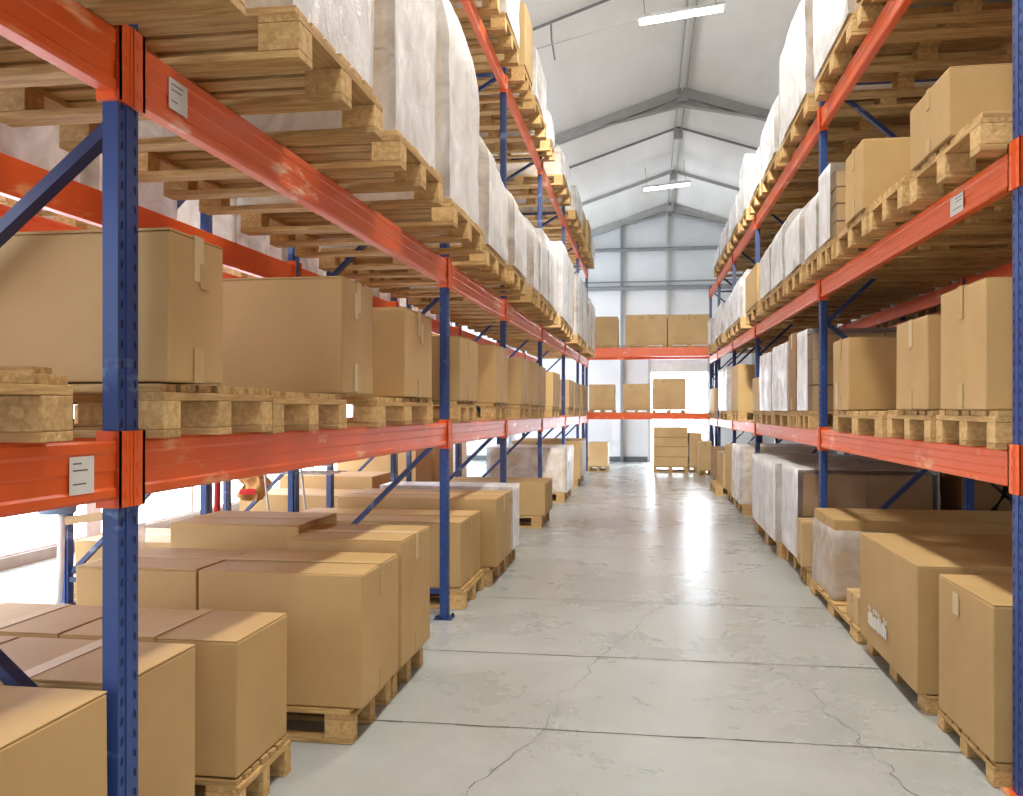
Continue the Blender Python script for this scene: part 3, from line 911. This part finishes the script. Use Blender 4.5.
# film round the front of the part wrapped box
host = [o for o in COL.objects if o.get('label', '').startswith('tan cardboard box part wrapped')][0]
def filmfn(p, o):
    return p+o*(.006+.008*abs(noise.noise(p*9)))
q = shell(.16, .385, .46, 6, 10, 10, filmfn)
f_ = link('film', q.mesh('film', [M['wrap_s']], smooth=True), host, (-.75+.155, 0, .005))
carton(1.235, 1.5, 5.56, 5.86, .089, .26, 'small pale box in film on the pallet edge beside the long printed box', 'card_in', True, None, (), -1, 'x')

# loose plank pieces on the near empty pallet at the left
for i, (x, y, l, w) in enumerate(((-1.55, 1.46, .32, .09), (-1.7, 1.80, .7, .07))):
    b = MB(); b.box(-l/2, l/2, -w/2, w/2, 0, .028 if i == 0 else .02, j=.003)
    zt = max(ltop('L1', .95), ltop('L1', 1.9))+PH+.003
    o = tag(link('wood_offcut', b.mesh('wood_offcut', [M['wood']], .002), None, (x, y, zt)), ['short pale wood offcut at the near edge of the empty left pallet', 'longer thin wood offcut lying behind the short one on the empty left pallet'][i], 'wood offcut')
    o.rotation_euler = (0, 0, R(4 if i else -6))

# ------------------------------------------------------------------ boxes of the back rack
def back_box(x0, x1, z0, z1, label, mat='card', y=BY+.06, dep=.9, group='boxes of the back rack'):
    t = carton(x0, x1, y, y+dep, z0, z1, label, mat, False, group, (), 1, 'y')
    for xx in (-.12, .12):
        if random.random() < .7:
            b = MB(); b.box(xx-.04, xx+.04, -dep/2-.0045, -dep/2-.003, (z1-z0)*.86, (z1-z0)*.93)
            link('sticker', b.mesh('sticker', [M['card']]), t)
    return t
def back_pallet(x0, x1, z, label):
    pallet((x0+x1)/2, BY+.5, z+.001, x1-x0, label, 'wooden pallets of the back rack', False, 0, .98)
for nm, zs, lst in (('upper', (2.70, 3.42), ((-1.36, -.66, 3.40), (-.49, .41, 3.43), (.43, 1.36, 3.42))),
                    ('lower', (1.27, 1.9), ((-1.30, -.73, 1.90), (-.55, .04, 1.91), (.10, .82, 2.03)))):
    for i, (a, c, zt) in enumerate(lst):
        s_ = ['left', 'middle', 'right'][i]
        b_ = zs[0]
        pallet((a+c)/2, BY+.57, b_+.001, 1.19, 'thin pallet under the %s box on the %s shelf of the back rack' % (s_, nm), 'wooden pallets of the back rack', False, 0, c-a-.01).scale[2] = .45
        back_box(a, c, b_+.07, zt, '%s tan box on the %s shelf of the rack across the back' % (s_, nm), 'card_in')  # paler board brightens these boxes in place of more light
for a, c, zt, y, lab in ((-1.28, -.86, .62, 19.3, 'tan box on a small floor pallet, far left end of the aisle'),
                         (.12, .84, .96, 19.3, 'tall banded tan box stack on a pallet under the back rack'),
                         (.87, 1.14, .84, 19.3, 'narrow tan box right of the tall stack under the back rack'),
                         (1.02, 1.27, .70, 18.38, 'low tan box by the right rack on the floor at the back')):
    pl = pallet((a+c)/2, y+.43, .001, .84, 'pallet on the floor under the '+lab.split(' on ')[0].split(' right of')[0].split(' by ')[0]+(' at far left' if a < -1 else ' below the back rack'), 'floor pallets at the back', False, 0, c-a+.01)
    pl.scale[2] = .8
    t = carton(a, c, y, y+.85, .125, zt, lab, 'card_in', False, 'boxes on the floor at the back', (), 1, 'y')  # paler board again stands in for brighter light at the back
    if 'banded' in lab:
        for z in (.2, .42, .62):
            b = MB(); b.box(-.364, .364, -.4285, -.4265, z, z+.018); link('band', b.mesh('band', [M['card_b']]), t)

# ------------------------------------------------------------------ things of the rear racks
for side, s in (('L', -1), ('R', 1)):
    nm = 'left' if side == 'L' else 'right'
    for i, (y, kind) in enumerate(((2.6, 0), (3.6, 1), (4.6, 0), (6.3, 1), (7.3, 0), (8.8, 1), (9.9, 0), (11.8, 1), (12.9, 1))):
        lv = nm[0].upper()+'2'
        if side == 'R' and y < 3.8: continue
        y, ye = clear(LP_Y if side == 'L' else RP_Y, y, y+.85)
        z = max(ltop(lv, y), ltop(lv, ye))
        pallet(s*3.62, (y+ye)/2, z+.001, ye-y, 'wooden pallet on the rack behind the %s middle shelf, %s' % (nm, ORD[i]), 'pallets of the rear racks', False)
        wrapped(s*3.62-.56, s*3.62+.56, y+.01, ye-.01, z+PH+.004, z+1.1, 'film wrapped load on the rack behind the %s middle shelf, %s' % (nm, ORD[i]), 'wrapped loads of the rear racks', -s, film='wrap_t')
for i, (y0, y1, zt) in enumerate(((5.95, 6.70, .42), (7.32, 8.0, .36), (8.6, 9.4, .5), (9.6, 10.4, .62), (11.5, 12.4, .86), (12.6, 13.8, .86))):
    pallet(-3.6, (y0+y1)/2, .001, y1-y0, 'pallet on the floor of the rear left rack, %s' % ORD[i], 'floor pallets of the rear left rack', False)
    carton(-4.15, -3.05, y0+.01, y1-.01, PH+.004, zt, 'low sunlit tan box on the floor of the rear left rack, %s' % ORD[i], 'card', False, 'boxes of the rear left rack', (), 1, 'x')
for i, (y0, y1, zt, kd) in enumerate(((4.2, 5.0, .7, 0), (5.2, 6.4, .62, 0), (8.2, 9.2, 1.0, 0), (9.3, 10.6, 1.0, 1), (11.7, 13.0, 1.0, 0), (13.2, 14.1, 1.0, 0))):
    y0, y1 = clear(RP_Y, y0, y1)
    pallet(3.65, (y0+y1)/2, .001, y1-y0, 'pallet on the floor of the rear right rack, %s' % ORD[i], 'floor pallets of the rear right rack', False)
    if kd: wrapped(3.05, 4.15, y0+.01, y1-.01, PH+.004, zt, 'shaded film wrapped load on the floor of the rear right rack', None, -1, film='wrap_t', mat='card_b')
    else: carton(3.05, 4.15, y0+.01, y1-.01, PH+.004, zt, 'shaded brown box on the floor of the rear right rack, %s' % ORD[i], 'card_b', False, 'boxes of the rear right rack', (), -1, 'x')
for i, (y0, y1) in enumerate(((7.5, 8.6), (8.7, 10.2), (11.6, 12.8))):
    y0, y1 = clear(RP_Y, y0, y1)
    z = max(ltop('R1', y0), ltop('R1', y1))
    pallet(3.65, (y0+y1)/2, z+.001, y1-y0, 'pallet behind the right lower shelf on the rear rack, %s' % ORD[i], 'lower shelf pallets of the rear right rack', False)
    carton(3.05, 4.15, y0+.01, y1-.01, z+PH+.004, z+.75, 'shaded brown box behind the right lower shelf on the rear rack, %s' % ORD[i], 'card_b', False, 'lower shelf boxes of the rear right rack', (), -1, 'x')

# tall dark cartons deeper under the right rack
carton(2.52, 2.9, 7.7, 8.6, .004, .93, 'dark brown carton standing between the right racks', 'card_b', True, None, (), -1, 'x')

# ------------------------------------------------------------------ clutter seen under the left lower beam
t = thing('bucket_stand', 'white pole stand carrying a grey-blue bucket behind the left rack', 'stand', (-3.56, 5.0, 0))
b = MB(); b.tube([(-.05, 0, .02), (-.02, 0, .4), (.0, 0, .98)], .022, 10); link('pole', b.mesh('pole', [M['white']], smooth=True), t)
for a in (20, 140, 260):
    b = MB(); b.tube([(-.045, 0, .12), (.3*math.cos(R(a)), .3*math.sin(R(a)), .012)], .012, 8); link('leg', b.mesh('leg', [M['pale']]), t)
b = MB(); b.tube([(-.04, 0, .745), (-.04, 0, .76), (-.04, 0, .88), (-.04, 0, .92)], .10, 20, r2=.125); link('bucket', b.mesh('bucket', [M['greyblue']], smooth=True), t)
b = MB(); b.tube([(-.04+.115*math.cos(R(a)), 0, .92+.11*math.sin(R(a))) for a in range(0, 181, 20)], .004, 6); link('bucket_handle', b.mesh('bucket_handle', [M['steel']]), t)
b = MB(); b.bar((.02, 0, .70), (.32, .0, .74), .03, .05); link('cloth_strip', b.mesh('cloth_strip', [M['tone']]), t)

t = thing('bag_trolley', 'thin steel trolley frame holding a crumpled ochre and red bag behind left rack', 'trolley', (-3.12, 7.05, 0))
b = MB()
for dx in (-.02, .30):
    b.tube([(dx, -.1, .98), (dx+.05, -.12, .6), (dx+.14, -.15, .05)], .010, 8)
b.tube([(-.02, -.1, .98), (.30, -.1, .98)], .010, 8); b.tube([(.05, -.13, .5), (.38, -.13, .5)], .008, 8)
b.tube([(.10, -.14, .25), (.42, -.14, .25)], .008, 8)
link('trolley_frame', b.mesh('trolley_frame', [M['steel']], smooth=True), t)
for dx in (.12, .44):
    b = MB(); b.tube([(dx-.015, -.15, .05), (dx+.015, -.15, .05)], .05, 14); link('wheel', b.mesh('wheel', [M['black']]), t)
def bagfn(p, o):
    q = p.copy(); k = 1-.35*abs(p.z/.3-.5)*2
    q.x *= k; q.y *= k
    return q+o*.075*noise.noise(p*12)
q = shell(.10, .08, .22, 8, 7, 10, bagfn)
o = link('bag', q.mesh('bag', [M['yellow']], smooth=True), t, (-.14, -.02, .62))
b = MB()
for i in range(9):
    b.tube([(-.02+.075*i, -.22, .86), (-.02+.075*i, .14, .86)], .004, 6)
    b.tube([(-.02+.075*i, -.22, .86), (-.02+.075*i, -.22, 1.0)], .004, 6)
for y_, z_ in ((-.22, .86), (.14, .86), (-.22, 1.0), (-.04, .86), (-.22, .93)): b.tube([(-.04, y_, z_), (.62, y_, z_)], .006, 6)
link('wire_basket', b.mesh('wire_basket', [M['steel']]), t)
b = MB(); b.box(-.08, .05, -.092, -.082, .06, .10, j=.01); link('bag_band', b.mesh('bag_band', [M['red']]), o)
b = MB(); b.tube([(-.05, -.02, .88), (.0, -.08, .97), (.15, -.11, .98)], .012, 8); link('bag_strap', b.mesh('bag_strap', [M['black']]), t)

t = thing('wrapped_rack_post', 'spare blue rack post in shiny clear film, leaning just behind the near left upright', 'rack post', (-3.0, 4.85, 0))
link('post', post_mesh('post', 2.2, 1, False), t)
def pf(p, o): return p+o*(.004+.012*abs(noise.noise(p*12)))
link('film', shell(.055, .06, 2.1, 3, 3, 40, pf).mesh('film', [M['film']], smooth=True), t, (-.025, 0, .05))
b = MB(); b.tube([(-2.93, 5.72, 0), (-2.90, 5.70, 1.15), (-2.90, 5.70, 2.1)], .022, 10)
tag(link('red_pipe', b.mesh('red_pipe', [M['red']], smooth=True)), 'thin red pipe standing against a blue post behind the left rack', 'pipe')

t = thing('white_carton', 'white carton with a red heart shaped mark on the next aisle floor', 'box', (-3.65, 15.0, 0))
b = MB(); b.box(-.5, .5, -.35, .35, 0, .85); link('carton_body', b.mesh('carton_body', [M['wall_w']], .006), t)
b = MB()
pts = []
for k in range(24):
    a = 2*math.pi*k/24
    pts.append((.16*(math.sin(a)**3)-.2, -.353, .62+.011*(13*math.cos(a)-5*math.cos(2*a)-2*math.cos(3*a)-math.cos(4*a))))
b.poly(pts); link('red_mark', b.mesh('red_mark', [M['red']]), t)

# black folding frame behind the near right boxes
t = thing('folding_cart_frame', 'black folded cart frame with small wheels standing behind the near right boxes', 'cart', (2.68, 7.32, 0))
b = MB()
b.tube([(-.30, 0, .30), (-.05, 0, .62), (.02, 0, .72), (.06, 0, 1.05)], .018, 8)
b.tube([(.2, .03, .06), (.2, .03, 1.15)], .02, 8); b.tube([(.0, .02, .05), (.10, .02, .6), (-.02, .02, 1.1)], .012, 8)
b.tube([(-.15, .04, .9), (.22, .04, .55)], .012, 8); b.tube([(.22, .04, .95), (.0, .04, .8), (-.1, .04, 1.06)], .010, 8); b.tube([(.0, .02, .07), (.2, .03, .07)], .012, 8)
link('cart_frame', b.mesh('cart_frame', [M['black']], smooth=True), t)
for x, z in ((.0, .06), (.2, .06), (.12, .40), (-.31, .28)):
    b = MB(); b.tube([(x, -.03, z), (x, .03, z)], .055, 14); link('wheel', b.mesh('wheel', [M['black']]), t)

# ------------------------------------------------------------------ light
w = bpy.data.worlds.new('world'); scene.world = w; w.use_nodes = True
bg = w.node_tree.nodes['Background']; bg.inputs['Color'].default_value = (1, .985, .96, 1); bg.inputs['Strength'].default_value = .48
def area(name, loc, rot, sx, sy, power, col=(1, 1, 1)):
    l = bpy.data.lights.new(name, 'AREA'); l.shape = 'RECTANGLE'; l.size = sx; l.size_y = sy; l.energy = power; l.color = col
    o = bpy.data.objects.new(name, l); COL.objects.link(o); o.location = loc; o.rotation_euler = rot
    return o
for y in (.6, 4.0, 7.4):
    area('overhead_fill', (.2, y, 6.15), (0, 0, 0), .4, 1.6, 150, (1, .97, .90))  # area lights added out of view above the aisle, without fixtures
area('rear_fill_light', (0, -2.6, 2.6), (R(80), 0, 0), 4.0, 3.0, 25, (1, .98, .95))  # unseen area light added behind the camera as weak fill
sl = bpy.data.lights.new('far_aisle_fill', 'SPOT'); sl.energy = 2600; sl.spot_size = R(60); sl.spot_blend = .9; sl.shadow_soft_size = .25; sl.color = (1, .98, .95)  # unseen spot added to brighten the far boxes and floor
so = bpy.data.objects.new('far_aisle_fill', sl); COL.objects.link(so); so.location = (.2, 7.2, 5.9)
so.rotation_euler = (Vector((.0, 16.5, 1.0))-Vector(so.location)).to_track_quat('-Z', 'Y').to_euler()

# ------------------------------------------------------------------ camera
cd = bpy.data.cameras.new('camera'); cam = bpy.data.objects.new('camera', cd); COL.objects.link(cam)
F = 890.0
cd.sensor_width = 36; cd.lens = 36*F/1023; cd.shift_y = 9/1023
cd.clip_start = .05; cd.clip_end = 200
cam.location = (0, 0, 1.4); cam.rotation_euler = (R(90), 0, math.atan(136.5/F))
scene.camera = cam
scene.view_settings.view_transform = 'Standard'
scene.view_settings.look = 'None'
scene.view_settings.exposure = 0
scene.view_settings.gamma = 1
